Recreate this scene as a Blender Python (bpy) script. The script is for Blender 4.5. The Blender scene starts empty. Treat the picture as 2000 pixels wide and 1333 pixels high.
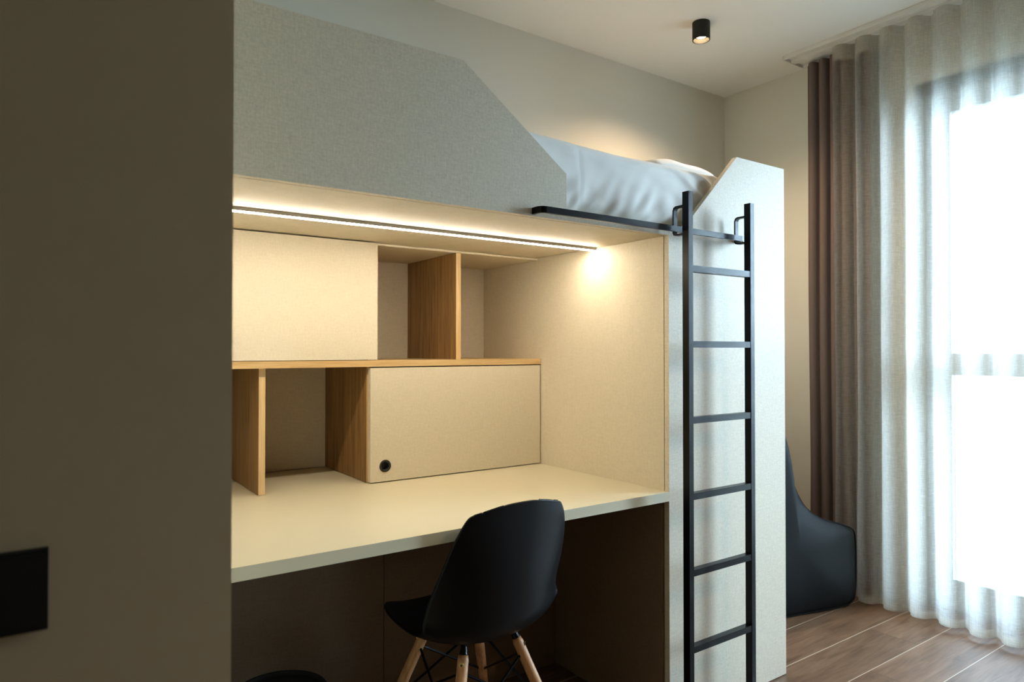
import bpy, bmesh, math, random
from mathutils import Vector, Matrix, noise as mnoise
PI = math.pi
R = math.radians
S = bpy.context.scene
COL = S.collection

# ------------------------------------------------------------------ camera, world, lights, exposure
# world axes: x runs along the bed front, y goes towards the bed / back wall, z is up
cd = bpy.data.cameras.new('camera')
cam = bpy.data.objects.new('camera', cd); COL.objects.link(cam)
cam.location = (0, 0, 1.204)
cam.rotation_euler = (R(90.70), 0, R(-35.2))
cd.sensor_width = 36; cd.lens = 24.1; cd.clip_start = 0.05
cd.dof.use_dof = True; cd.dof.focus_distance = 2.1; cd.dof.aperture_fstop = 4.5
S.camera = cam

w = bpy.data.worlds.new('sky'); S.world = w; w.use_nodes = True
bgn = w.node_tree.nodes['Background']
bgn.inputs['Color'].default_value = (0.565, 0.795, 1.0, 1)
# hazy sky: even brightness plus a wide bright patch where the veiled sun stands
SKY_BASE, SKY_GLOW, SKY_K, SUN_DIR = 5.6, 74.0, 9.0, Vector((1, -.75, .26)).normalized()
_t = w.node_tree; _tc = _t.nodes.new('ShaderNodeTexCoord')
_d = _t.nodes.new('ShaderNodeVectorMath'); _d.operation = 'DOT_PRODUCT'; _d.inputs[1].default_value = SUN_DIR
_t.links.new(_tc.outputs['Generated'], _d.inputs[0])
_a = _t.nodes.new('ShaderNodeMath'); _a.operation = 'MULTIPLY_ADD'; _a.inputs[1].default_value = SKY_K; _a.inputs[2].default_value = -SKY_K
_t.links.new(_d.outputs['Value'], _a.inputs[0])
_e = _t.nodes.new('ShaderNodeMath'); _e.operation = 'EXPONENT'; _t.links.new(_a.outputs[0], _e.inputs[0])
_m = _t.nodes.new('ShaderNodeMath'); _m.operation = 'MULTIPLY_ADD'; _m.inputs[1].default_value = SKY_GLOW; _m.inputs[2].default_value = SKY_BASE
_t.links.new(_e.outputs[0], _m.inputs[0]); _t.links.new(_m.outputs[0], bgn.inputs['Strength'])

S.view_settings.view_transform = 'Standard'; S.view_settings.look = 'None'
S.view_settings.gamma = 1; S.view_settings.use_curve_mapping = False
S.view_settings.exposure = 0.0

WIN_Y0, WIN_Y1, WIN_Z1 = 0.05, 1.535, 2.45      # opening in the right wall
XR = 3.40                                         # inner face of the right wall
YB = 2.61                                         # back wall
ZC = 2.715                                        # ceiling

# the sky through the window (portal: only guides the sky's own light)
pl = bpy.data.lights.new('window_portal', 'AREA'); pl.shape = 'RECTANGLE'
pl.size = WIN_Y1 - WIN_Y0; pl.size_y = WIN_Z1; pl.cycles.is_portal = True
po = bpy.data.objects.new('window_portal', pl); COL.objects.link(po)
po.matrix_world = Matrix.Translation((XR + 0.27, (WIN_Y0+WIN_Y1)/2, WIN_Z1/2)) @ Matrix(((0,0,1,0),(1,0,0,0),(0,1,0,0),(0,0,0,1)))

# ------------------------------------------------------------------ material helpers
def lin(c):
    return tuple(((v/255)/12.92 if v/255 <= .04045 else ((v/255+.055)/1.055)**2.4) for v in c) + (1,)
class NT:
    def __init__(s, name):
        s.m = bpy.data.materials.new(name); s.m.use_nodes = True
        s.t = s.m.node_tree; s.t.nodes.clear()
        s.out = s.n('ShaderNodeOutputMaterial')
    def n(s, k, **kw):
        x = s.t.nodes.new(k)
        for a, b in kw.items(): setattr(x, a, b)
        return x
    def l(s, a, b): s.t.links.new(a, b)
    def set(s, sock, v):
        if hasattr(v, 'links'): s.l(v, sock)
        else: sock.default_value = v
    def math(s, op, a, b=0.0, c=0.0):
        x = s.n('ShaderNodeMath', operation=op)
        s.set(x.inputs[0], a); s.set(x.inputs[1], b); s.set(x.inputs[2], c)
        return x.outputs[0]
    def mix(s, f, a, b, mode='MIX'):
        x = s.n('ShaderNodeMix', data_type='RGBA', blend_type=mode)
        s.set(x.inputs[0], f); s.set(x.inputs[6], a); s.set(x.inputs[7], b)
        return x.outputs[2]
    def noise(s, scale, vec_scale=(1,1,1), detail=2, rough=.5, rot=(0,0,0)):
        tc = s.n('ShaderNodeTexCoord'); mp = s.n('ShaderNodeMapping')
        mp.inputs['Scale'].default_value = vec_scale; mp.inputs['Rotation'].default_value = rot
        s.l(tc.outputs['Object'], mp.inputs[0])
        x = s.n('ShaderNodeTexNoise'); x.inputs['Scale'].default_value = scale
        x.inputs['Detail'].default_value = detail; x.inputs['Roughness'].default_value = rough
        s.l(mp.outputs[0], x.inputs['Vector'])
        return x.outputs['Fac']
    def ramp(s, f, stops):
        x = s.n('ShaderNodeValToRGB'); e = x.color_ramp.elements
        while len(e) < len(stops): e.new(.5)
        for q, (p, c) in zip(e, stops): q.position = p; q.color = c
        s.l(f, x.inputs[0]); return x.outputs['Color']
    def pbr(s, color, rough=.5, metal=0, bump=None, bstr=.2, bdist=.001, spec=.5, **extra):
        b = s.n('ShaderNodeBsdfPrincipled')
        s.set(b.inputs['Base Color'], color); s.set(b.inputs['Roughness'], rough)
        b.inputs['Metallic'].default_value = metal; b.inputs['Specular IOR Level'].default_value = spec
        for k, v in extra.items(): s.set(b.inputs[k], v)
        if bump is not None:
            bp = s.n('ShaderNodeBump'); bp.inputs['Strength'].default_value = bstr
            bp.inputs['Distance'].default_value = bdist
            s.l(bump, bp.inputs['Height']); s.l(bp.outputs[0], b.inputs['Normal'])
        s.l(b.outputs[0], s.out.inputs[0]); return b

def mat_plain(name, col, rough=.5, metal=0, spec=.5):
    k = NT(name); k.pbr(col, rough, metal, spec=spec); return k.m
def mat_paint(name, col, var=.04):
    k = NT(name); f = k.noise(3, detail=3); g = k.noise(220, detail=2)
    c2 = tuple(v*(1-var) for v in col[:3]) + (1,)
    k.pbr(k.mix(f, col, c2), .85, bump=g, bstr=.08, bdist=.0006, spec=.3); return k.m
def mat_linen(name, col, amt=.16, rough=.55):
    k = NT(name)
    a = k.noise(1, (420, 420, 26), 3, .6); b = k.noise(1, (26, 26, 420), 3, .6)
    c = k.noise(1, (160, 160, 160), 2, .6)
    f = k.math('MULTIPLY', k.math('ADD', k.math('ADD', a, b), c), .3333)
    lo = tuple(v*(1-amt*1.6) for v in col[:3]) + (1,); hi = tuple(min(1, v*(1+amt)) for v in col[:3]) + (1,)
    k.pbr(k.ramp(f, [(.36, lo), (.64, hi)]), rough, bump=f, bstr=.15, bdist=.0004, spec=.4); return k.m
def mat_oak(name, axis='z', dark=lin((112, 82, 46)), light=lin((160, 124, 78))):
    k = NT(name)
    vs = {'z': (60, 60, 3.0), 'x': (3.0, 60, 60)}[axis]
    vs2 = {'z': (420, 420, 12), 'x': (12, 420, 420)}[axis]
    a = k.noise(1, vs, 4, .6); b = k.noise(1, vs2, 2, .5)
    f = k.math('ADD', k.math('MULTIPLY', a, .7), k.math('MULTIPLY', b, .3))
    k.pbr(k.ramp(f, [(.36, dark), (.62, light)]), .5, bump=b, bstr=.1, bdist=.0004, spec=.4); return k.m

M = {}
M['wall'] = mat_paint('warm_white_wall_paint', lin((222, 219, 206)))
M['wall_left'] = mat_paint('beige_wall_paint', lin((214, 196, 160)))
M['wall_rear'] = mat_paint('taupe_wall_paint', lin((150, 132, 106)))
M['ceiling'] = mat_paint('ceiling_paint', lin((236, 235, 228)))
M['linen'] = mat_linen('linen_laminate', lin((217, 205, 183)), .12)
M['linen_in'] = mat_linen('linen_laminate_niche', lin((219, 208, 186)), .06)
M['linen_dark'] = mat_linen('linen_laminate_under_desk', lin((120, 98, 76)), .10)  # darker tone of the linen laminate for the panels under the desk
M['desk'] = mat_plain('cream_desk_laminate', lin((214, 204, 176)), .34)
M['oak_z'] = mat_oak('oak_upright', 'z')
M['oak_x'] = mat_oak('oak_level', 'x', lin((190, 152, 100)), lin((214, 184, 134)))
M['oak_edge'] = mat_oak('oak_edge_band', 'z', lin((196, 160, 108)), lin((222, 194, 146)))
M['black_metal'] = mat_plain('black_powder_coated_steel', lin((8, 9, 10)), .32, 0, .18)
M['black_plastic'] = mat_plain('black_shell_plastic', lin((10, 10, 11)), .40, 0, .2)
M['black_matte'] = mat_plain('black_matte', lin((14, 14, 13)), .6)
M['white_plastic'] = mat_plain('white_plastic', lin((230, 230, 226)), .4)
M['alu'] = mat_plain('brushed_aluminium', lin((170, 168, 160)), .4, .8)
M['brass'] = mat_plain('brass_bolt', lin((200, 180, 120)), .35, .9)
M['window_white'] = mat_plain('window_frame_coating', lin((205, 210, 212)), .45)
M['window_grey'] = mat_plain('dark_grey_head_profile', lin((88, 96, 98)), .5)
M['outdoor'] = mat_plain('pale_render_outside', lin((232, 230, 224)), .9)

def mat_sheet():
    k = NT('white_cotton_sheet'); a = k.noise(14, (1, 1, 1), 4, .55); b = k.noise(600, detail=1)
    k.pbr(k.mix(a, lin((248, 246, 241)), lin((241, 238, 232))), .9, bump=b, bstr=.1, bdist=.0004, spec=.2); return k.m
M['sheet'] = mat_sheet()
def mat_bag():
    k = NT('charcoal_soft_vinyl'); a = k.noise(260, detail=3); b = k.noise(5, detail=3)
    f = k.math('ADD', k.math('MULTIPLY', a, .25), b)
    k.pbr(k.mix(b, lin((17, 19, 20)), lin((24, 27, 28))), .6, bump=f, bstr=.25, bdist=.004, spec=.12); return k.m
M['bag'] = mat_bag()
def mat_birch():
    k = NT('beech_leg'); a = k.noise(1, (90, 90, 6), 3)
    k.pbr(k.ramp(a, [(.35, lin((176, 120, 76))), (.65, lin((206, 154, 104)))]), .45); return k.m
M['beech'] = mat_birch()
def mat_emit(name, col, st):
    k = NT(name); e = k.n('ShaderNodeEmission'); e.inputs[0].default_value = col; e.inputs[1].default_value = st
    k.l(e.outputs[0], k.out.inputs[0]); return k.m
M['led'] = mat_emit('led_diffuser', (1.0, .885, .69, 1), 140)
M['bulb'] = mat_emit('downlight_bulb', (1.0, .72, .38, 1), 60)

def mat_floor():
    k = NT('wood_look_floor_planks')
    tc = k.n('ShaderNodeTexCoord'); sp = k.n('ShaderNodeSeparateXYZ'); k.l(tc.outputs['Object'], sp.inputs[0])
    x, y = sp.outputs[0], sp.outputs[1]
    v = k.math('DIVIDE', k.math('SUBTRACT', y, 1.138), .2)
    row = k.math('FLOOR', v); fv = k.math('FRACT', v)
    u = k.math('DIVIDE', k.math('SUBTRACT', k.math('SUBTRACT', x, 2.586), k.math('MULTIPLY', row, .384)), 1.2)
    cu = k.math('FLOOR', u); fu = k.math('FRACT', u)
    dv = k.math('MULTIPLY', k.math('MINIMUM', fv, k.math('SUBTRACT', 1.0, fv)), .2)
    du = k.math('MULTIPLY', k.math('MINIMUM', fu, k.math('SUBTRACT', 1.0, fu)), 1.2)
    groove = k.math('LESS_THAN', dv, .0017); joint = k.math('LESS_THAN', du, .0010)
    cv = k.n('ShaderNodeCombineXYZ'); k.l(row, cv.inputs[0]); k.l(cu, cv.inputs[1])
    wn = k.n('ShaderNodeTexWhiteNoise', noise_dimensions='3D'); k.l(cv.outputs[0], wn.inputs[0])
    # grain, shifted for each plank
    off = k.n('ShaderNodeVectorMath', operation='MULTIPLY_ADD')
    k.l(wn.outputs['Color'], off.inputs[0]); off.inputs[1].default_value = (7, 3, 9)
    k.l(tc.outputs['Object'], off.inputs[2])
    mp = k.n('ShaderNodeMapping'); mp.inputs['Scale'].default_value = (2.4, 26, 1); k.l(off.outputs[0], mp.inputs[0])
    g = k.n('ShaderNodeTexNoise'); g.inputs['Scale'].default_value = 1.4; g.inputs['Detail'].default_value = 6
    g.inputs['Roughness'].default_value = .62; g.inputs['Distortion'].default_value = 1.2; k.l(mp.outputs[0], g.inputs['Vector'])
    mp2 = k.n('ShaderNodeMapping'); mp2.inputs['Scale'].default_value = (3, 9, 1); k.l(off.outputs[0], mp2.inputs[0])
    g2 = k.n('ShaderNodeTexNoise'); g2.inputs['Scale'].default_value = 1.2; g2.inputs['Detail'].default_value = 4; k.l(mp2.outputs[0], g2.inputs['Vector'])
    f = k.math('ADD', k.math('MULTIPLY', g.outputs['Fac'], .6), k.math('MULTIPLY', g2.outputs['Fac'], .4))
    wood = k.ramp(f, [(.30, lin((84, 62, 46))), (.48, lin((120, 92, 70))), (.70, lin((148, 120, 95)))])
    tint = k.ramp(wn.outputs['Value'], [(0, (.80, .80, .80, 1)), (1, (1.08, 1.05, 1.02, 1))])
    c = k.mix(1.0, wood, tint, 'MULTIPLY')
    c = k.mix(joint, c, lin((70, 52, 40))); c = k.mix(groove, c, lin((196, 180, 160)))
    k.pbr(c, .42, bump=f, bstr=.12, bdist=.001, spec=.45); return k.m
M['floor'] = mat_floor()

def mat_glass():
    k = NT('window_glass')
    t = k.n('ShaderNodeBsdfTransparent'); g = k.n('ShaderNodeBsdfGlossy'); g.inputs['Roughness'].default_value = .02
    fr = k.n('ShaderNodeFresnel'); fr.inputs[0].default_value = 1.45
    mx = k.n('ShaderNodeMixShader'); k.l(fr.outputs[0], mx.inputs[0]); k.l(t.outputs[0], mx.inputs[1]); k.l(g.outputs[0], mx.inputs[2])
    k.l(mx.outputs[0], k.out.inputs[0]); return k.m
M['glass'] = mat_glass()

def mat_cloth(name, col, transp, transl):
    """woven cloth: part open holes, part light let through, part plain reflection"""
    k = NT(name)
    a = k.noise(1, (500, 500, 18), 3, .6); b = k.noise(1, (30, 30, 500), 3, .6)
    f = k.math('MULTIPLY', k.math('ADD', a, b), .5)
    lo = tuple(v*.93 for v in col[:3]) + (1,)
    c = k.ramp(f, [(.36, lo), (.64, col)])
    d = k.n('ShaderNodeBsdfDiffuse'); k.l(c, d.inputs[0])
    t = k.n('ShaderNodeBsdfTranslucent'); k.l(c, t.inputs[0])
    m1 = k.n('ShaderNodeMixShader'); m1.inputs[0].default_value = transl
    k.l(d.outputs[0], m1.inputs[1]); k.l(t.outputs[0], m1.inputs[2])
    if transp > 0:
        tr = k.n('ShaderNodeBsdfTransparent')
        m2 = k.n('ShaderNodeMixShader')
        k.set(m2.inputs[0], k.math('ADD', k.math('MULTIPLY', k.math('SUBTRACT', f, .5), -.5), transp))
        k.l(m1.outputs[0], m2.inputs[1]); k.l(tr.outputs[0], m2.inputs[2]); k.l(m2.outputs[0], k.out.inputs[0])
    else: k.l(m1.outputs[0], k.out.inputs[0])
    return k.m
M['sheer'] = mat_cloth('sheer_linen_voile', lin((242, 239, 232)), .64, .85)
M['sheer_band'] = mat_cloth('sheer_header_band', lin((224, 218, 204)), .30, .5)
M['taupe'] = mat_cloth('taupe_blackout_cloth', lin((122, 108, 102)), 0, .04)
def mat_leaf():
    k = NT('hedge_leaf'); f = k.noise(9, detail=2)
    k.pbr(k.mix(f, lin((150, 170, 120)), lin((196, 206, 168))), .7); return k.m
M['leaf'] = mat_leaf()

# ------------------------------------------------------------------ object helpers
def tag(o, label=None, cat=None, group=None, kind=None):
    if label: o['label'] = label
    if cat: o['category'] = cat
    if group: o['group'] = group
    if kind: o['kind'] = kind
    return o
def thing(name, label, cat, loc=(0, 0, 0), rz=0, group=None):
    o = bpy.data.objects.new(name, None); COL.objects.link(o)
    o.empty_display_size = .1; o.location = loc; o.rotation_euler = (0, 0, rz)
    return tag(o, label, cat, group)
def obj(name, bm, m, parent=None, smooth=False, bevel=0, world=False):
    """link bm as one mesh object; world=True: bm is in world space while the parent sits elsewhere"""
    me = bpy.data.meshes.new(name)
    if bevel:
        bmesh.ops.bevel(bm, geom=[e for e in bm.edges if len(e.link_faces) == 2 and e.calc_face_angle(0) > .5],
                        offset=bevel, segments=2, profile=.5, affect='EDGES', clamp_overlap=True)
    bmesh.ops.recalc_face_normals(bm, faces=bm.faces)
    if world and parent is not None:
        root = parent
        mw = Matrix.Translation(root.location) @ root.rotation_euler.to_matrix().to_4x4()
        while root.parent is not None:
            root = root.parent
            mw = (Matrix.Translation(root.location) @ root.rotation_euler.to_matrix().to_4x4()) @ mw
        bm.transform(mw.inverted())
    bm.to_mesh(me); bm.free()
    if smooth:
        for p in me.polygons: p.use_smooth = True
    me.materials.append(m if not isinstance(m, str) else M[m])
    o = bpy.data.objects.new(name, me); COL.objects.link(o)
    if parent: o.parent = parent
    return o
def box(x0, x1, y0, y1, z0, z1, bm=None):
    bm = bm or bmesh.new()
    v = [bm.verts.new(p) for p in ((x0,y0,z0),(x1,y0,z0),(x1,y1,z0),(x0,y1,z0),(x0,y0,z1),(x1,y0,z1),(x1,y1,z1),(x0,y1,z1))]
    for f in ((0,3,2,1),(4,5,6,7),(0,1,5,4),(1,2,6,5),(2,3,7,6),(3,0,4,7)): bm.faces.new([v[i] for i in f])
    return bm
def prism_y(pts, y0, y1, bm=None):
    """outline in x,z extruded along y"""
    bm = bm or bmesh.new()
    a = [bm.verts.new((x, y0, z)) for x, z in pts]; b = [bm.verts.new((x, y1, z)) for x, z in pts]
    n = len(pts); bm.faces.new(a); bm.faces.new(b[::-1])
    for i in range(n): bm.faces.new((a[i], b[i], b[(i+1)%n], a[(i+1)%n]))
    return bm
def tube(pts, rad, seg=12, bm=None, cap=True):
    """round bar along a polyline; rad is a number or one radius per point"""
    bm = bm or bmesh.new(); P = [Vector(p) for p in pts]; n = len(P)
    rs = rad if isinstance(rad, (list, tuple)) else [rad]*n
    rings = []; up = None
    for i in range(n):
        d = (P[min(i+1, n-1)] - P[max(i-1, 0)]).normalized()
        if up is None: up = Vector((0, 0, 1)) if abs(d.z) < .9 else Vector((1, 0, 0))
        u = (up - d*up.dot(d)).normalized(); v = d.cross(u); up = u
        rings.append([bm.verts.new(P[i] + (u*math.cos(2*PI*k/seg) + v*math.sin(2*PI*k/seg))*rs[i]) for k in range(seg)])
    for a, b in zip(rings, rings[1:]):
        for k in range(seg): bm.faces.new((a[k], a[(k+1)%seg], b[(k+1)%seg], b[k]))
    if cap: bm.faces.new(rings[0][::-1]); bm.faces.new(rings[-1])
    return bm
def lathe(prof, c=(0, 0, 0), seg=48, bm=None):
    bm = bm or bmesh.new(); rings = []
    for r, z in prof:
        if r < 1e-6: rings.append([bm.verts.new((c[0], c[1], c[2]+z))])
        else: rings.append([bm.verts.new((c[0]+r*math.cos(2*PI*k/seg), c[1]+r*math.sin(2*PI*k/seg), c[2]+z)) for k in range(seg)])
    for a, b in zip(rings, rings[1:]):
        if len(a) == 1 and len(b) == 1: continue
        for k in range(seg):
            q = (k+1) % seg
            if len(a) == 1: bm.faces.new((a[0], b[q], b[k]))
            elif len(b) == 1: bm.faces.new((a[k], a[q], b[0]))
            else: bm.faces.new((a[k], a[q], b[q], b[k]))
    return bm
def grid(nu, nv, fn, bm=None):
    bm = bm or bmesh.new()
    V = [[bm.verts.new(fn(i/nu, j/nv)) for j in range(nv+1)] for i in range(nu+1)]
    for i in range(nu):
        for j in range(nv): bm.faces.new((V[i][j], V[i+1][j], V[i+1][j+1], V[i][j+1]))
    return bm
def sm(a, b, x):
    t = max(0, min(1, (x-a)/(b-a))); return t*t*(3-2*t)
def struct(name, bm, m, parent=None, **k):
    o = obj(name, bm, m, parent, **k)
    if parent is None: o['kind'] = 'structure'
    return o

# ------------------------------------------------------------------ room shell
X0, Y0 = -1.9, -2.3
struct('floor', box(X0-.1, XR+.32, Y0-.1, YB+.1, -.1, 0), 'floor')
struct('ceiling', box(X0-.1, XR+.32, Y0-.1, YB+.1, ZC, ZC+.1), 'ceiling')
struct('wall_back', box(.207, XR, YB, YB+.1, 0, ZC), 'wall')
struct('wall_rear', box(X0, XR, Y0-.1, Y0, 0, ZC), 'wall_rear')
struct('wall_far_left', box(X0-.1, X0, Y0-.1, .887, 0, ZC), 'wall_rear')
WX = .205                                            # corner of the block on the left of the photo
struct('wall_left', box(X0-.1, WX, .887, YB+.1, 0, ZC), 'wall_left', bevel=.004)
bm = bmesh.new()                                     # right wall with its opening
box(XR, XR+.32, WIN_Y1, YB+.1, 0, ZC, bm); box(XR, XR+.32, Y0-.1, WIN_Y0, 0, ZC, bm)
box(XR, XR+.32, WIN_Y0, WIN_Y1, WIN_Z1, ZC, bm); struct('wall_right', bm, 'wall')

# ------------------------------------------------------------------ window
def window():
    r = bpy.data.objects.new('window_1', None); COL.objects.link(r); r['kind'] = 'structure'
    r.location = (XR+.12, (WIN_Y0+WIN_Y1)/2, 0)
    xa, xb = XR+.10, XR+.17
    y0, y1, z1 = WIN_Y0+.002, WIN_Y1-.002, WIN_Z1-.002
    bm = bmesh.new()
    box(xa, xb, y1-.045, y1, 0.001, z1, bm); box(xa, xb, y0, y0+.045, 0.001, z1, bm)
    box(xa, xb, y0+.045, y1-.045, z1-.075, z1-.035, bm); box(xa, xb, y0+.045, y1-.045, 0.001, .045, bm)
    obj('window_frame', bm, 'window_white', r, world=True)
    obj('head_profile', box(xa-.09, xb, y0, y1, z1-.034, z1), 'window_grey', r, world=True)
    ym = (y0+y1)/2
    for k, (a, b) in enumerate(((ym+.002, y1-.048), (y0+.048, ym-.002))):
        zt, zb = z1-.078, .048
        bm = bmesh.new(); s = .058
        box(xa+.008, xb-.01, b-s, b, zb, zt, bm); box(xa+.008, xb-.01, a, a+s, zb, zt, bm)
        box(xa+.008, xb-.01, a+s, b-s, zt-s, zt, bm); box(xa+.008, xb-.01, a+s, b-s, zb, zb+.09, bm)
        sash = obj('sash', bm, 'window_white', r, world=True)
        obj('transom', box(xa+.006, xb-.01, a+s, b-s, 1.085, 1.185), 'window_white', r, world=True)
        obj('pane', box(xa+.03, xa+.042, a+s, b-s, zb+.09, 1.085), 'glass', r, world=True)
        obj('pane', box(xa+.03, xa+.042, a+s, b-s, 1.185, zt-s), 'glass', r, world=True)
        if k == 0:
            hy, hz = b-.030, 1.54
            bm = box(xa-.004, xa+.008, hy-.014, hy+.014, hz-.035, hz+.035)
            tube([(xa, hy, hz), (xa-.045, hy, hz), (xa-.052, hy, hz-.012), (xa-.052, hy, hz-.14)], .009, 10, bm)
            obj('handle', bm, 'white_plastic', r, world=True)
    return r
window()
# outside
struct('ground', box(XR+.33, 16, -9, 9, -.25, -.05), 'outdoor')
random.seed(5)
bm = bmesh.new()
for i in range(5200):
    y = random.uniform(-4.0, 4.5); z = random.uniform(-.05, .85 + .12*math.sin(y*2.1) + .08*math.sin(y*5.3)); x = 6.4 + random.uniform(-.35, .35)*(1 - .4*z)
    c = Vector((x, y, z)); s = random.uniform(.03, .055)
    q = Matrix.Rotation(random.uniform(0, 2*PI), 3, 'Z') @ Matrix.Rotation(random.uniform(0, PI), 3, 'X')
    v = [bm.verts.new(c + q @ Vector(p)*s) for p in ((-1, 0, 0), (0, -.5, .1), (1, 0, 0), (0, .5, .1))]
    bm.faces.new(v)
tag(obj('hedge', bm, 'leaf'), 'pale leafy hedge outside, seen faintly through the sheer curtain', 'hedge')

# ------------------------------------------------------------------ loft bed
FY = 1.5                                              # front plane of the unit
XL, XS, XE = .212, 1.67, 2.30                         # left end, niche side, right end
ZU, ZP = 1.570, 1.600                                 # underside / top of the bed base
bed = thing('loft_bed', 'greige linen-look loft bed built over the desk, tall panel at its right end', 'loft bed', (XL, FY, 0))
# guard board with its sloping end and the low strip in the ladder gap
obj('guard_board', prism_y([(XL, ZU), (XS, ZU), (XS, ZP), (1.248, ZP), (1.248, 1.703), (.905, 1.946), (XL, 1.946)], FY, FY+.019), 'linen', bed, bevel=.0012, world=True)
obj('end_board', prism_y([(XS+.001, .004), (XE, .004), (XE, 1.877), (2.020, 1.877), (1.745, ZP+.001), (XS+.001, ZP+.001)], FY, FY+.019), 'linen', bed, bevel=.0012, world=True)
obj('inner_side_panel', box(XS, XS+.019, FY+.0205, YB-.004, .004, ZU-.001), 'linen_in', bed, world=True, bevel=.0008)
obj('outer_side_panel', box(XE-.019, XE, FY+.0205, YB-.004, .004, 1.877), 'linen', bed, world=True, bevel=.0008)
obj('left_side_panel', box(XL, XL+.018, FY+.0205, YB-.004, .004, ZU-.001), 'linen_in', bed, world=True)
# base: three boards, with the groove for the light profile between the first two
LY = 1.841
obj('bed_base', box(XL, XE-.020, FY+.0225, LY-.016, ZU, ZP-.003), 'linen_in', bed, world=True, bevel=.0008)
obj('bed_base', box(XL, XE-.020, LY-.013, YB-.004, ZU, ZP-.003), 'linen_in', bed, world=True, bevel=.0008)
obj('niche_back_panel', box(XL+.018, XS-.001, 2.586, YB-.004, .752, ZU-.001), 'linen_in', bed, world=True)
# rail in front of the low strip, on which the ladder hangs
RY, RZ = 1.462, 1.583
bm = bmesh.new()
def flat_bar(path, wz, wt, bm):
    """flat steel strip following a path in the x,y plane"""
    P = [Vector((x, y, 0)) for x, y in path]; L = []
    for i in range(len(P)):
        d = (P[min(i+1, len(P)-1)] - P[max(i-1, 0)]).normalized(); n = Vector((-d.y, d.x, 0))*wt/2
        L.append([bm.verts.new((*(P[i]+s*n).xy, z)) for s, z in ((-1, wz[0]), (1, wz[0]), (1, wz[1]), (-1, wz[1]))])
    for a, b in zip(L, L[1:]):
        for k in range(4): bm.faces.new((a[k], a[(k+1)%4], b[(k+1)%4], b[k]))
    bm.faces.new(L[0][::-1]); bm.faces.new(L[-1])
    return bm
xa, xb = 1.128, 2.008
path = [(xa, FY-.001), (xa, RY+.016)] + [(xa+.016-.016*math.cos(t), RY+.016-.016*math.sin(t)) for t in (PI/8, PI/4, 3*PI/8)] + [(xa+.016, RY)]
path += [(xb-.016, RY)] + [(xb-.016+.016*math.sin(t), RY+.016-.016*math.cos(t)) for t in (PI/8, PI/4, 3*PI/8)] + [(xb, RY+.016), (xb, FY-.001)]
rail = obj('ladder_rail', flat_bar(path, (RZ-.009, RZ+.009), .009, bmesh.new()), 'black_metal', bed, world=True, bevel=.0012)
rail['label'] = 'black steel ladder rail'

# ladder
LX0, LX1, LYF = 1.659, 1.968, 1.408
lad = thing('ladder', 'narrow black steel ladder leaning on the end board of the loft bed', 'ladder', ((LX0+LX1)/2, LYF, 0))
SW, SD = .020, .025
for x in (LX0, LX1):
    st = obj('stile', box(x, x+SW, LYF, LYF+SD, .012, 1.694), 'black_metal', lad, world=True, bevel=.0015)
    obj('foot_cap', box(x-.001, x+SW+.001, LYF-.001, LYF+SD+.001, .0005, .0115), 'black_matte', st, world=True, bevel=.001)
    bm = bmesh.new(); xm = x+SW/2
    # hook strap: leaves the stile, loops over and down behind the rail
    def strip(path, t):
        b = bmesh.new(); P = [Vector((0, y, z)) for y, z in path]; L = []
        for i in range(len(P)):
            d = (P[min(i+1, len(P)-1)] - P[max(i-1, 0)]).normalized(); n = Vector((0, -d.z, d.y))*t/2
            L.append([b.verts.new((xx, *(P[i]+s*n).yz)) for s, xx in ((-1, xm-.008), (1, xm-.008), (1, xm+.008), (-1, xm+.008))])
        for a, c in zip(L, L[1:]):
            for k in range(4): b.faces.new((a[k], a[(k+1)%4], c[(k+1)%4], c[k]))
        b.faces.new(L[0][::-1]); b.faces.new(L[-1]); return b
    obj('hook', strip([(LYF+SD+.0005, 1.652), (RY, 1.652), (RY+.007, 1.649), (RY+.010, 1.642), (RY+.010, RZ-.012), (RY+.007, RZ-.017), (RY, RZ-.019), (LYF+SD+.0005, RZ-.019)], .0055), 'black_metal', st, world=True)
for i in range(7):
    z = 1.455 - .2355*i
    obj('rung', box(LX0+SW, LX1, LYF+.0015, LYF+SD-.0015, z-.010, z+.010), 'black_metal', lad, world=True, bevel=.001)

# LED strip in the underside
led = thing('led_strip_light', 'glowing warm linear light let into the underside of the loft bed', 'light', (XL+.02, LY, ZU))
bm = bmesh.new()
box(XL+.02, XS-.002, LY-.008, LY+.007, ZU-.0045, ZU-.0002, bm); box(XL+.02, XS-.002, LY+.0045, LY+.007, ZU-.0108, ZU-.0045, bm); box(XL+.02, XS-.002, LY-.0076, LY-.0062, ZU-.0100, ZU-.0045, bm)
obj('profile', bm, 'alu', led, world=True)
obj('diffuser', box(XL+.022, XS-.004, LY-.0060, LY+.0043, ZU-.0130, ZU-.0047), 'led', led, world=True)

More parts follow.
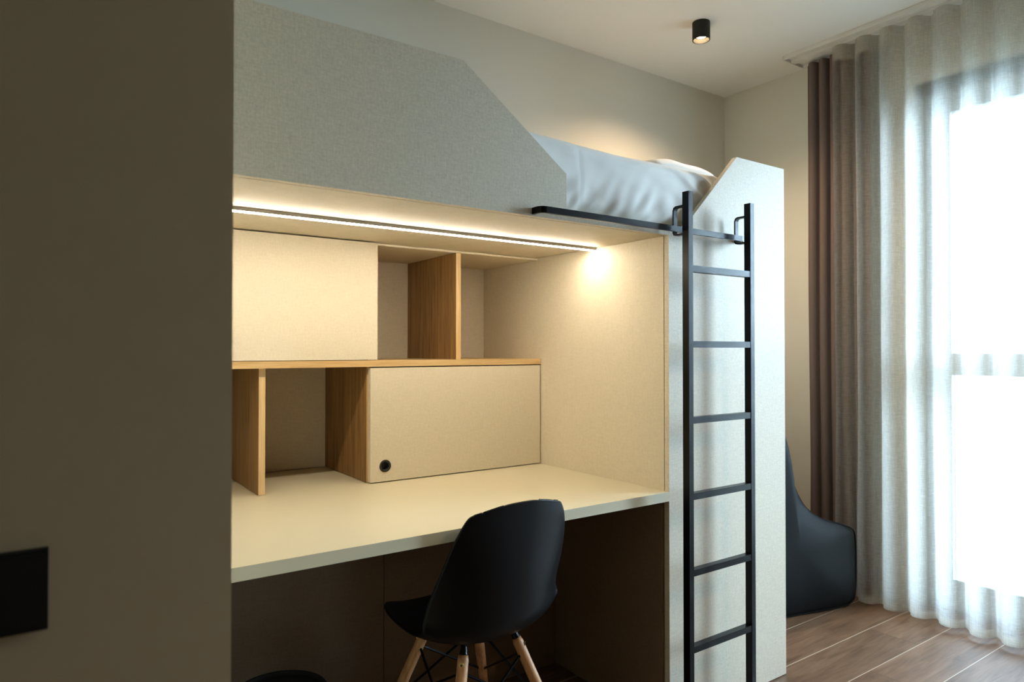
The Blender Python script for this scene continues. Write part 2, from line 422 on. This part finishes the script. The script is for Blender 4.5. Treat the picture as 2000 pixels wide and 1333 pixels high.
# mattress and pillow
def blob_box(x0, x1, y0, y1, z0, z1, r, n, fn=None):
    """rounded soft block"""
    cx, cy, cz = (x0+x1)/2, (y0+y1)/2, (z0+z1)/2
    hx, hy, hz = (x1-x0)/2, (y1-y0)/2, (z1-z0)/2
    bm = bmesh.new(); nx, ny, nz = n
    def face(nu, nv, f):
        grid(nu, nv, f, bm)
    face(nx, nz, lambda u, v: (-hx+2*hx*u, -hy, -hz+2*hz*v)); face(nx, nz, lambda u, v: (-hx+2*hx*u, hy, -hz+2*hz*v))
    face(nx, ny, lambda u, v: (-hx+2*hx*u, -hy+2*hy*v, -hz)); face(nx, ny, lambda u, v: (-hx+2*hx*u, -hy+2*hy*v, hz))
    face(ny, nz, lambda u, v: (-hx, -hy+2*hy*u, -hz+2*hz*v)); face(ny, nz, lambda u, v: (hx, -hy+2*hy*u, -hz+2*hz*v))
    bmesh.ops.remove_doubles(bm, verts=bm.verts, dist=1e-5)
    for v in bm.verts:
        p = v.co; c = Vector((max(-hx+r, min(hx-r, p.x)), max(-hy+r, min(hy-r, p.y)), max(-hz+r, min(hz-r, p.z))))
        d = p - c
        if d.length > 1e-6: p = c + d.normalized()*min(r, d.length) if d.length > r else p
        v.co = p
    bmesh.ops.recalc_face_normals(bm, faces=bm.faces); bm.normal_update()
    for v in bm.verts:
        w_ = v.co + Vector((cx, cy, cz))
        v.co = fn(w_, v.normal) if fn else w_
    return bm
def mat_fn(p, n):
    # sheet drawn round the mattress: long diagonal drags low on the front and near the right end
    f = 0
    if n.y < -.3:
        low = 1 - sm(1.62, 1.74, p.z)
        q = mnoise.noise(Vector((p.x*9 + p.z*14, p.z*9, 3.1)))
        q2 = mnoise.noise(Vector((p.x*24 - p.z*16, p.z*14, 7.7)))
        f = .003*q + .009*q2*low + .001*q2
        endw = sm(1.70, 1.95, p.x)
        f += endw*.006*math.sin(p.x*55 + p.z*62 + 3*q)
        f += -.0015*math.exp(-((p.x-1.33)/.006)**2)
    z = p.z
    if n.z > .3:
        z += .024*(1-sm(.7, 1.6, p.x)) + .004*mnoise.noise(Vector((p.x*5, p.y*5, 0)))
    y = p.y - f - .012*math.sin((p.z-1.60)/.22*PI) * (1 if n.y < -.3 else 0)
    if p.x < 1.262 or p.x > 1.70: y = max(y, 1.5225)
    if z < 1.604: y = max(y, 1.5225)
    return Vector((p.x, y, z))
mt = obj('mattress', blob_box(.24, 2.27, 1.545, 2.56, ZP-.002, 1.822, .045, (260, 60, 34), mat_fn), 'sheet', smooth=True)
tag(mt, 'mattress in a rumpled white sheet lying on the loft bed behind the ladder', 'mattress')
def pil(p, n):
    cx, cy, cz = 2.05, 2.08, 1.892
    u, v = (p.x-cx)/.20, (p.y-cy)/.36
    th = max(0, (1-abs(u)**2.6))**.5*max(0, (1-abs(v)**2.6))**.5
    return Vector((p.x + .006*mnoise.noise(p*12), p.y, cz + (p.z-cz)*(.25+.75*th) + .008*mnoise.noise(p*9) - .02*(1-th)))
tag(obj('pillow', blob_box(1.86, 2.24, 1.74, 2.42, 1.836, 1.95, .05, (40, 60, 14), pil), 'sheet', smooth=True),
    'white pillow at the right end of the loft bed', 'pillow')

# ------------------------------------------------------------------ desk
NX0 = XL+.0185
desk = thing('desk', 'cream built-in desk with a long worktop spanning the niche under the bed', 'desk', (.95, FY, 0))
obj('desktop', box(NX0, XS-.0005, FY-.001, 2.585, .720, .750), 'desk', desk, world=True, bevel=.0015)
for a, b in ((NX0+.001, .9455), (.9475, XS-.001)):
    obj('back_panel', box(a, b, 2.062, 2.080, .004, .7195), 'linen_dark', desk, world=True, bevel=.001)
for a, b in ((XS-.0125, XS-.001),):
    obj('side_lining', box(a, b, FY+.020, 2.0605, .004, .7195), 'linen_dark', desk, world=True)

# ------------------------------------------------------------------ shelf unit standing on the desk
SF = 2.166
ZS0, ZS1 = 1.145, 1.167
sh = thing('shelf_unit', 'oak and cream shelf unit with two flap doors on the back of the desk', 'shelf unit', (.95, SF, .75))
obj('shelf', box(NX0+.001, XS-.0015, SF, 2.585, ZS0, ZS1), 'oak_x', sh, world=True, bevel=.001)
for a in (.584, .940):
    dv = obj('divider', box(a, a+.020, SF+.0235, 2.585, .7515, ZS0), 'oak_z', sh, world=True)
    obj('edge_band', box(a, a+.020, SF+.022, SF+.0235, .7515, ZS0), 'oak_edge', dv, world=True)
for a in (.945, 1.291):
    dv = obj('divider', box(a, a+.020, SF+.0235, 2.585, ZS1, ZU-.0090), 'oak_z', sh, world=True)
    obj('edge_band', box(a, a+.020, SF+.022, SF+.0235, ZS1, ZU-.0090), 'oak_edge', dv, world=True)
obj('top_panel', box(NX0+.001, XS-.0015, SF+.021, 2.585, ZU-.0085, ZU-.001), 'linen_in', sh, world=True)
obj('door', box(NX0+.003, .969, SF, SF+.019, ZS1+.002, ZU-.005), 'linen_in', sh, world=True, bevel=.0008)
# lower door with a round finger hole cut through it
bm = bmesh.new()
dx0, dx1, dz0, dz1, hx, hz, hr = .944, XS-.006, .7535, ZS0-.004, .998, .806, .0185
def holed(bm, y, flip):
    N = 48; ring = [bm.verts.new((hx+hr*math.cos(2*PI*k/N), y, hz+hr*math.sin(2*PI*k/N))) for k in range(N)]
    def edge(t):
        c, s = math.cos(t), math.sin(t); q = .044
        m = max(abs(c), abs(s)); return (hx+q*c/m, y, hz+q*s/m)
    sq = [bm.verts.new(edge(2*PI*k/N)) for k in range(N)]
    for k in range(N): bm.faces.new((ring[k], ring[(k+1)%N], sq[(k+1)%N], sq[k]))
    a = [(dx0, hx-.044), (hx-.044, hx+.044), (hx+.044, dx1)]; c = [(dz0, hz-.044), (hz-.044, hz+.044), (hz+.044, dz1)]
    for i, (p, q) in enumerate(a):
        for j, (r_, s_) in enumerate(c):
            if i == 1 and j == 1: continue
            bm.faces.new([bm.verts.new(v) for v in ((p, y, r_), (q, y, r_), (q, y, s_), (p, y, s_))])
    return ring
r1 = holed(bm, SF, 0); r2 = holed(bm, SF+.019, 1)
for k in range(48): bm.faces.new((r1[k], r1[(k+1)%48], r2[(k+1)%48], r2[k]))
for p, q in (((dx0, dz0), (dx1, dz0)), ((dx1, dz0), (dx1, dz1)), ((dx1, dz1), (dx0, dz1)), ((dx0, dz1), (dx0, dz0))):
    bm.faces.new([bm.verts.new(v) for v in ((p[0], SF, p[1]), (q[0], SF, q[1]), (q[0], SF+.019, q[1]), (p[0], SF+.019, p[1]))])
dr = obj('door', bm, 'linen_in', sh, world=True)
bm = bmesh.new(); N = 48                                # black ring set in the hole, closed at its back
prof = [(.0, .012), (.0125, .012), (.0130, -.001), (.0155, -.003), (.0205, -.0025), (.0210, -.0002), (.0182, 0), (.0182, .016), (0, .016)]
rings = []
for r_, y_ in prof:
    rings.append([bm.verts.new((hx, SF+y_, hz))] if r_ == 0 else [bm.verts.new((hx+r_*math.cos(2*PI*k/N), SF+y_, hz+r_*math.sin(2*PI*k/N))) for k in range(N)])
for a, b in zip(rings, rings[1:]):
    for k in range(N):
        q = (k+1) % N
        if len(a) == 1: bm.faces.new((a[0], b[q], b[k]))
        elif len(b) == 1: bm.faces.new((a[k], a[q], b[0]))
        else: bm.faces.new((a[k], a[q], b[q], b[k]))
fh = obj('finger_pull', bm, 'black_matte', dr, smooth=False, world=True); fh['label'] = 'round black finger pull'

# ------------------------------------------------------------------ chair
CH = (1.036, 1.675, 0); CROT = R(3)
ch = thing('shell_chair', 'black plastic shell chair on beech legs pulled up to the desk', 'chair', CH, CROT)
prof = [(.232, .424), (.226, .434), (.205, .441), (.165, .442), (.090, .432), (.0, .420), (-.085, .418), (-.150, .434), (-.188, .474), (-.205, .536), (-.216, .610), (-.222, .690), (-.227, .745), (-.231, .788), (-.233, .803), (-.234, .808)]
wid = [.065, .110, .155, .198, .224, .232, .236, .238, .236, .230, .220, .203, .184, .160, .138, .106]
lift = [.000, .005, .014, .026, .038, .046, .054, .070, .086, .086, .066, .040, .025, .018, .014, .010]
def cr(a, t):
    n = len(a)-1; x = t*n; i = min(int(x), n-1); f = x-i
    p0, p1, p2, p3 = a[max(i-1, 0)], a[i], a[i+1], a[min(i+2, n)]
    h = lambda q0, q1, q2, q3: .5*((2*q1)+(q2-q0)*f+(2*q0-5*q1+4*q2-q3)*f*f+(-q0+3*q1-3*q2+q3)*f**3)
    return tuple(h(*z) for z in zip(p0, p1, p2, p3)) if isinstance(p1, tuple) else h(p0, p1, p2, p3)
def shell(u, v):
    y, z = cr(prof, u); e = .01
    ya, za = cr(prof, max(0, u-e)); yb, zb = cr(prof, min(1, u+e))
    t = Vector((0, yb-ya, zb-za)).normalized(); n = Vector((0, t.z, -t.y))    # towards the sitter
    if n.z < 0 and u < .4: n = -n
    s = 2*v-1; w_ = cr(wid, u); L = cr(lift, u)
    k = abs(s)**2.4
    return Vector((s*w_*(1-.05*k), y, z - .022*sm(.8, 1, u)*abs(s)**3)) + n*L*k
bm = grid(120, 56, shell); bmesh.ops.recalc_face_normals(bm, faces=bm.faces)
so = obj('seat_shell', bm, 'black_plastic', ch, smooth=True)
md = so.modifiers.new('thickness', 'SOLIDIFY'); md.thickness = .006; md.offset = 0
# mounting: base frame, four legs, wire braces
tops = {}
for sx in (-1, 1):
    for sy in (-1, 1):
        A = Vector((sx*.090, sy*.098, .390)); B = Vector((sx*.218, sy*.215, .004))
        d = (B-A).normalized(); tops[sx, sy] = (A, B, d)
        pts = [A, A+d*.012, A+(B-A)*.35, A+(B-A)*.75, B]
        lg = obj('leg', tube(pts, [.0125, .0150, .0155, .0130, .0095], 20), 'beech', ch, smooth=True)
        # bolt head with its ring on the outside of the leg
        o = Vector((sx, sy*.95, 0)).normalized(); c = A+d*.018 + o*.0140
        bt = obj('bolt', tube([c, c+o*.0035], .0068, 20), 'brass', lg); bt['label'] = 'brass bolt head'
        obj('socket', tube([c+o*.003, c+o*.0040], .0028, 12), 'black_matte', bt)
        obj('foot_glide', tube([B-d*.002, Vector((B.x, B.y, .0035))], .009, 14), 'black_matte', lg)
bm = bmesh.new()
for (sx, sy), (A, B, d) in tops.items():
    tube([Vector((sx*.080, sy*.080, .412)), A-d*.012, A+d*.055], .0062, 10, bm)
    o = Vector((sx, sy, 0)).normalized()
    tube([A-d*.022, A-d*.002], [.0075, .0120], 16, bm)
ring = [(.080, .080, .412), (.080, -.080, .412), (-.080, -.080, .412), (-.080, .080, .412), (.080, .080, .412)]
tube(ring, .0060, 10, bm)
tube([(.080, .080, .412), (-.080, -.080, .412)], .005, 8, bm); tube([(-.080, .080, .412), (.080, -.080, .412)], .005, 8, bm)
obj('mounting_frame', bm, 'black_metal', ch)
def onleg(k, f): A, B, d = tops[k]; return A+(B-A)*f
for a, b in (((-1, -1), (1, -1)), ((1, -1), (1, 1)), ((1, 1), (-1, 1)), ((-1, 1), (-1, -1))):
    obj('wire_brace', tube([onleg(a, .10), onleg(b, .52)], .0038, 8), 'black_metal', ch)
    obj('wire_brace', tube([onleg(b, .10), onleg(a, .52)], .0038, 8), 'black_metal', ch)

# ------------------------------------------------------------------ waste bin under the desk
bn = thing('waste_bin', 'round black waste bin standing under the desk', 'bin', (.545, 1.835, 0))
obj('body', lathe([(0, .001), (.092, .001), (.096, .006), (.121, .285), (.117, .285), (.093, .010), (0, .008)]), 'black_matte', bn, smooth=True)
obj('rim', lathe([(.1175, .284), (.1215, .284), (.1255, .290), (.1255, .300), (.122, .304), (.1175, .302), (.1165, .294), (.1175, .284)]), 'black_matte', bn, smooth=True)

# ------------------------------------------------------------------ bean bag lounge chair by the window
bb = thing('bean_bag_chair', 'charcoal soft lounge chair on the floor between loft bed and curtains', 'lounge chair', (2.95, 2.0, 0))
prof_b = [(2.42, .03), (2.38, .20), (2.37, .45), (2.42, .72), (2.50, .94), (2.59, 1.03), (2.67, 1.01), (2.715, .93), (2.740, .83), (2.758, .73), (2.782, .63), (2.820, .545), (2.875, .478), (2.965, .426), (3.08, .392), (3.146, .364), (3.166, .32), (3.170, .20), (3.165, .08), (3.145, .018), (3.05, .002), (2.80, .002), (2.55, .002)]
def place_bag(bm):
    """rounds the seat end off in plan and turns the chair so that its side runs towards the window"""
    for v in bm.verts: v.co.x -= .26*max(0, v.co.y-1.745)*sm(2.85, 3.17, v.co.x)
    bm.transform(Matrix.Translation((3.188, 1.705, 0)) @ Matrix.Rotation(R(-14), 4, 'Z') @ Matrix.Translation((-3.17, -1.745, 0)))
    return bm
def closed(a, t):
    n = len(a); x = (t % 1)*n; i = int(x) % n; f = x-int(x)
    P = [a[(i+k) % n] for k in (-1, 0, 1, 2)]
    h = lambda q0, q1, q2, q3: .5*((2*q1)+(q2-q0)*f+(2*q0-5*q1+4*q2-q3)*f*f+(-q0+3*q1-3*q2+q3)*f**3)
    return tuple(h(*z) for z in zip(*P))
bm = bmesh.new(); NP, ya, yb = 110, 1.745, 2.28
ys = [ya, ya+.004, ya+.012, ya+.03, ya+.06, ya+.12, ya+.22, (ya+yb)/2, yb-.22, yb-.12, yb-.06, yb-.03, yb-.012, yb-.004, yb]
cxz = Vector((2.80, .30)); rings = []
for j, y in enumerate(ys):
    e = min(y-ya, yb-y); k = 1 - .03*(1-min(1, e/.05))**2.0 
    r_ = []
    for i in range(NP):
        x, z = closed(prof_b, i/NP)
        q = cxz + (Vector((x, z))-cxz)*k
        p = Vector((q.x, y, max(.002, q.y))); nn = .012*mnoise.noise(p*4.5) + .004*mnoise.noise(p*14)
        p += Vector((q.x-cxz.x, 0, q.y-cxz.y)).normalized()*nn*(1 if p.z > .05 else 0); p.z = max(.002, p.z)
        r_.append(bm.verts.new(p))
    rings.append(r_)
for a, b in zip(rings, rings[1:]):
    for i in range(NP): bm.faces.new((a[i], a[(i+1)%NP], b[(i+1)%NP], b[i]))
# domed sides: rings shrinking to a centre
for sgn, base in ((-1, rings[0]), (1, rings[-1])):
    prev = base
    for k, bulge in ((.93, .008), (.8, .020), (.6, .030), (.35, .036), (.1, .038)):
        cur = []
        for i in range(NP):
            v = base[i].co; q = cxz + (Vector((v.x, v.z))-cxz)*k
            p = Vector((q.x, (ya if sgn < 0 else yb) + sgn*bulge, max(.002, q.y)))
            p.y += .010*mnoise.noise(p*5)
            cur.append(bm.verts.new(p))
        for i in range(NP): bm.faces.new((prev[i], prev[(i+1)%NP], cur[(i+1)%NP], cur[i]))
        prev = cur
    bm.faces.new(prev)
obj('body', place_bag(bm), 'bag', bb, smooth=True, world=True)
def seam(y, k):
    pts = []
    for i in range(NP+1):
        x, z = closed(prof_b, i/NP); q = cxz + (Vector((x, z))-cxz)*k
        pts.append((q.x, y, max(.006, q.y)))
    return place_bag(tube(pts, .0035, 6, cap=False))
obj('piping', seam(ya+.002, .978), 'bag', bb, world=True); obj('piping', seam(yb-.002, .978), 'bag', bb, world=True)

# ------------------------------------------------------------------ curtains
tr = thing('curtain_track', 'white double curtain track along the ceiling above the window', 'curtain track', (3.25, .6, ZC))
bm = bmesh.new()
box(3.165, 3.345, -.95, 2.06, ZC-.008, ZC-.0005, bm); box(3.165, 3.172, -.95, 2.06, ZC-.022, ZC-.008, bm)
box(3.228, 3.262, -.95, 2.06, ZC-.022, ZC-.008, bm); box(3.338, 3.345, -.95, 2.06, ZC-.022, ZC-.008, bm)
obj('track', bm, 'white_plastic', tr, world=True)
obj('end_cap', box(3.163, 3.347, 2.0605, 2.068, ZC-.024, ZC-.0005), 'white_plastic', tr, world=True)

def pleat(y, z, A0, per, amp, seed, zt):
    """offset of a hanging cloth: crisp even waves at the header, drifting and deeper towards the hem"""
    d = sm(0, 1, (zt-z)/zt)
    ph = 2*PI*(y+.02)/per + 1.1*d*mnoise.noise(Vector((y*1.7, d*1.3, seed)))
    a = amp*(1 + .5*d*mnoise.noise(Vector((y*3.1, d, seed+5))))
    s = math.sin(ph); c = math.copysign(abs(s)**.75, s)
    return A0 + a*c + .010*d*mnoise.noise(Vector((y*2.3, z*1.2, seed+9)))
def curtain(name, label, m, band, y0, y1, A0, per, amp, seed, zb, zt, ny, group=None):
    t = thing(name, label, 'curtain', (A0, (y0+y1)/2, 0), 0, group)
    def f(u, v, z0=zb, z1=zt, off=0):
        y = y0+(y1-y0)*u; z = z0+(z1-z0)*v
        d = (zt-z)/zt
        yy = y + .30*amp*math.cos(2*PI*(y+.02)/per)*(1) + .02*d*mnoise.noise(Vector((y*2.0, z*.9, seed+2)))
        zz = z + (0 if v > 0.02 else .006*mnoise.noise(Vector((y*4, 0, seed))))
        return (pleat(y, z, A0, per, amp, seed, zt)+off, yy, zz)
    obj('cloth', grid(ny, 40, lambda u, v: f(u, v)), m, t, smooth=True, world=True)
    if band:
        obj('header_tape', grid(ny, 2, lambda u, v: f(u, v, zt-.075, zt-.004, .0025)), band, t, smooth=True, world=True)
        obj('hem', grid(ny, 2, lambda u, v: f(u, v, zb+.002, zb+.035, .0025)), band, t, smooth=True, world=True)
    return t
curtain('sheer_curtain', 'pale sheer curtain in even pleats hanging in front of the window', 'sheer', 'sheer_band', -.85, 1.83, 3.243, .116, .030, 1.0, .014, ZC-.024, 900)
curtain('blackout_curtain', 'taupe blackout curtain gathered in narrow folds at the end of the track', 'taupe', None, 1.70, 2.035, 3.318, .058, .022, 4.0, .016, ZC-.024, 220)

# ------------------------------------------------------------------ ceiling spot and light switch
def downlight(x, y, label, watt):
    t = thing('ceiling_spotlight', label, 'ceiling light', (x, y, ZC))
    r, h = .040, .082
    obj('housing', lathe([(0, -.0005), (r, -.0005), (r, -h), (r-.0045, -h), (r-.0050, -h+.020), (.024, -h+.034), (0, -h+.034)]), 'black_matte', t)
    obj('bulb', lathe([(0, -h+.015), (.020, -h+.016), (.0255, -h+.020), (.0255, -h+.026), (0, -h+.026)]), 'bulb', t)
    l = bpy.data.lights.new('spot', 'SPOT'); l.energy = watt; l.color = (1, .72, .46); l.spot_size = R(142); l.spot_blend = 1.0; l.shadow_soft_size = .022
    lo = bpy.data.objects.new('spot_light', l); COL.objects.link(lo); lo.parent = t; lo.location = (0, 0, -h-.003)
    return t
downlight(2.53, 2.07, 'black cylindrical spotlight on the ceiling above the foot of the loft bed', 62)
downlight(2.53, -.20, 'black cylindrical spotlight on the ceiling in the middle of the room, away from the bed', 58)

swz = .951
sw = thing('light_switch', 'black light switch plate on the near beige wall', 'light switch', (-.06, .887, swz))
obj('plate', box(-.139, .019, .8775, .8865, swz-.0425, swz+.0425), 'black_matte', sw, world=True, bevel=.002)
for a in (-.134, -.0595):
    obj('rocker', box(a, a+.0735, .8755, .8774, swz-.0375, swz+.0375), 'black_matte', sw, world=True, bevel=.0008)
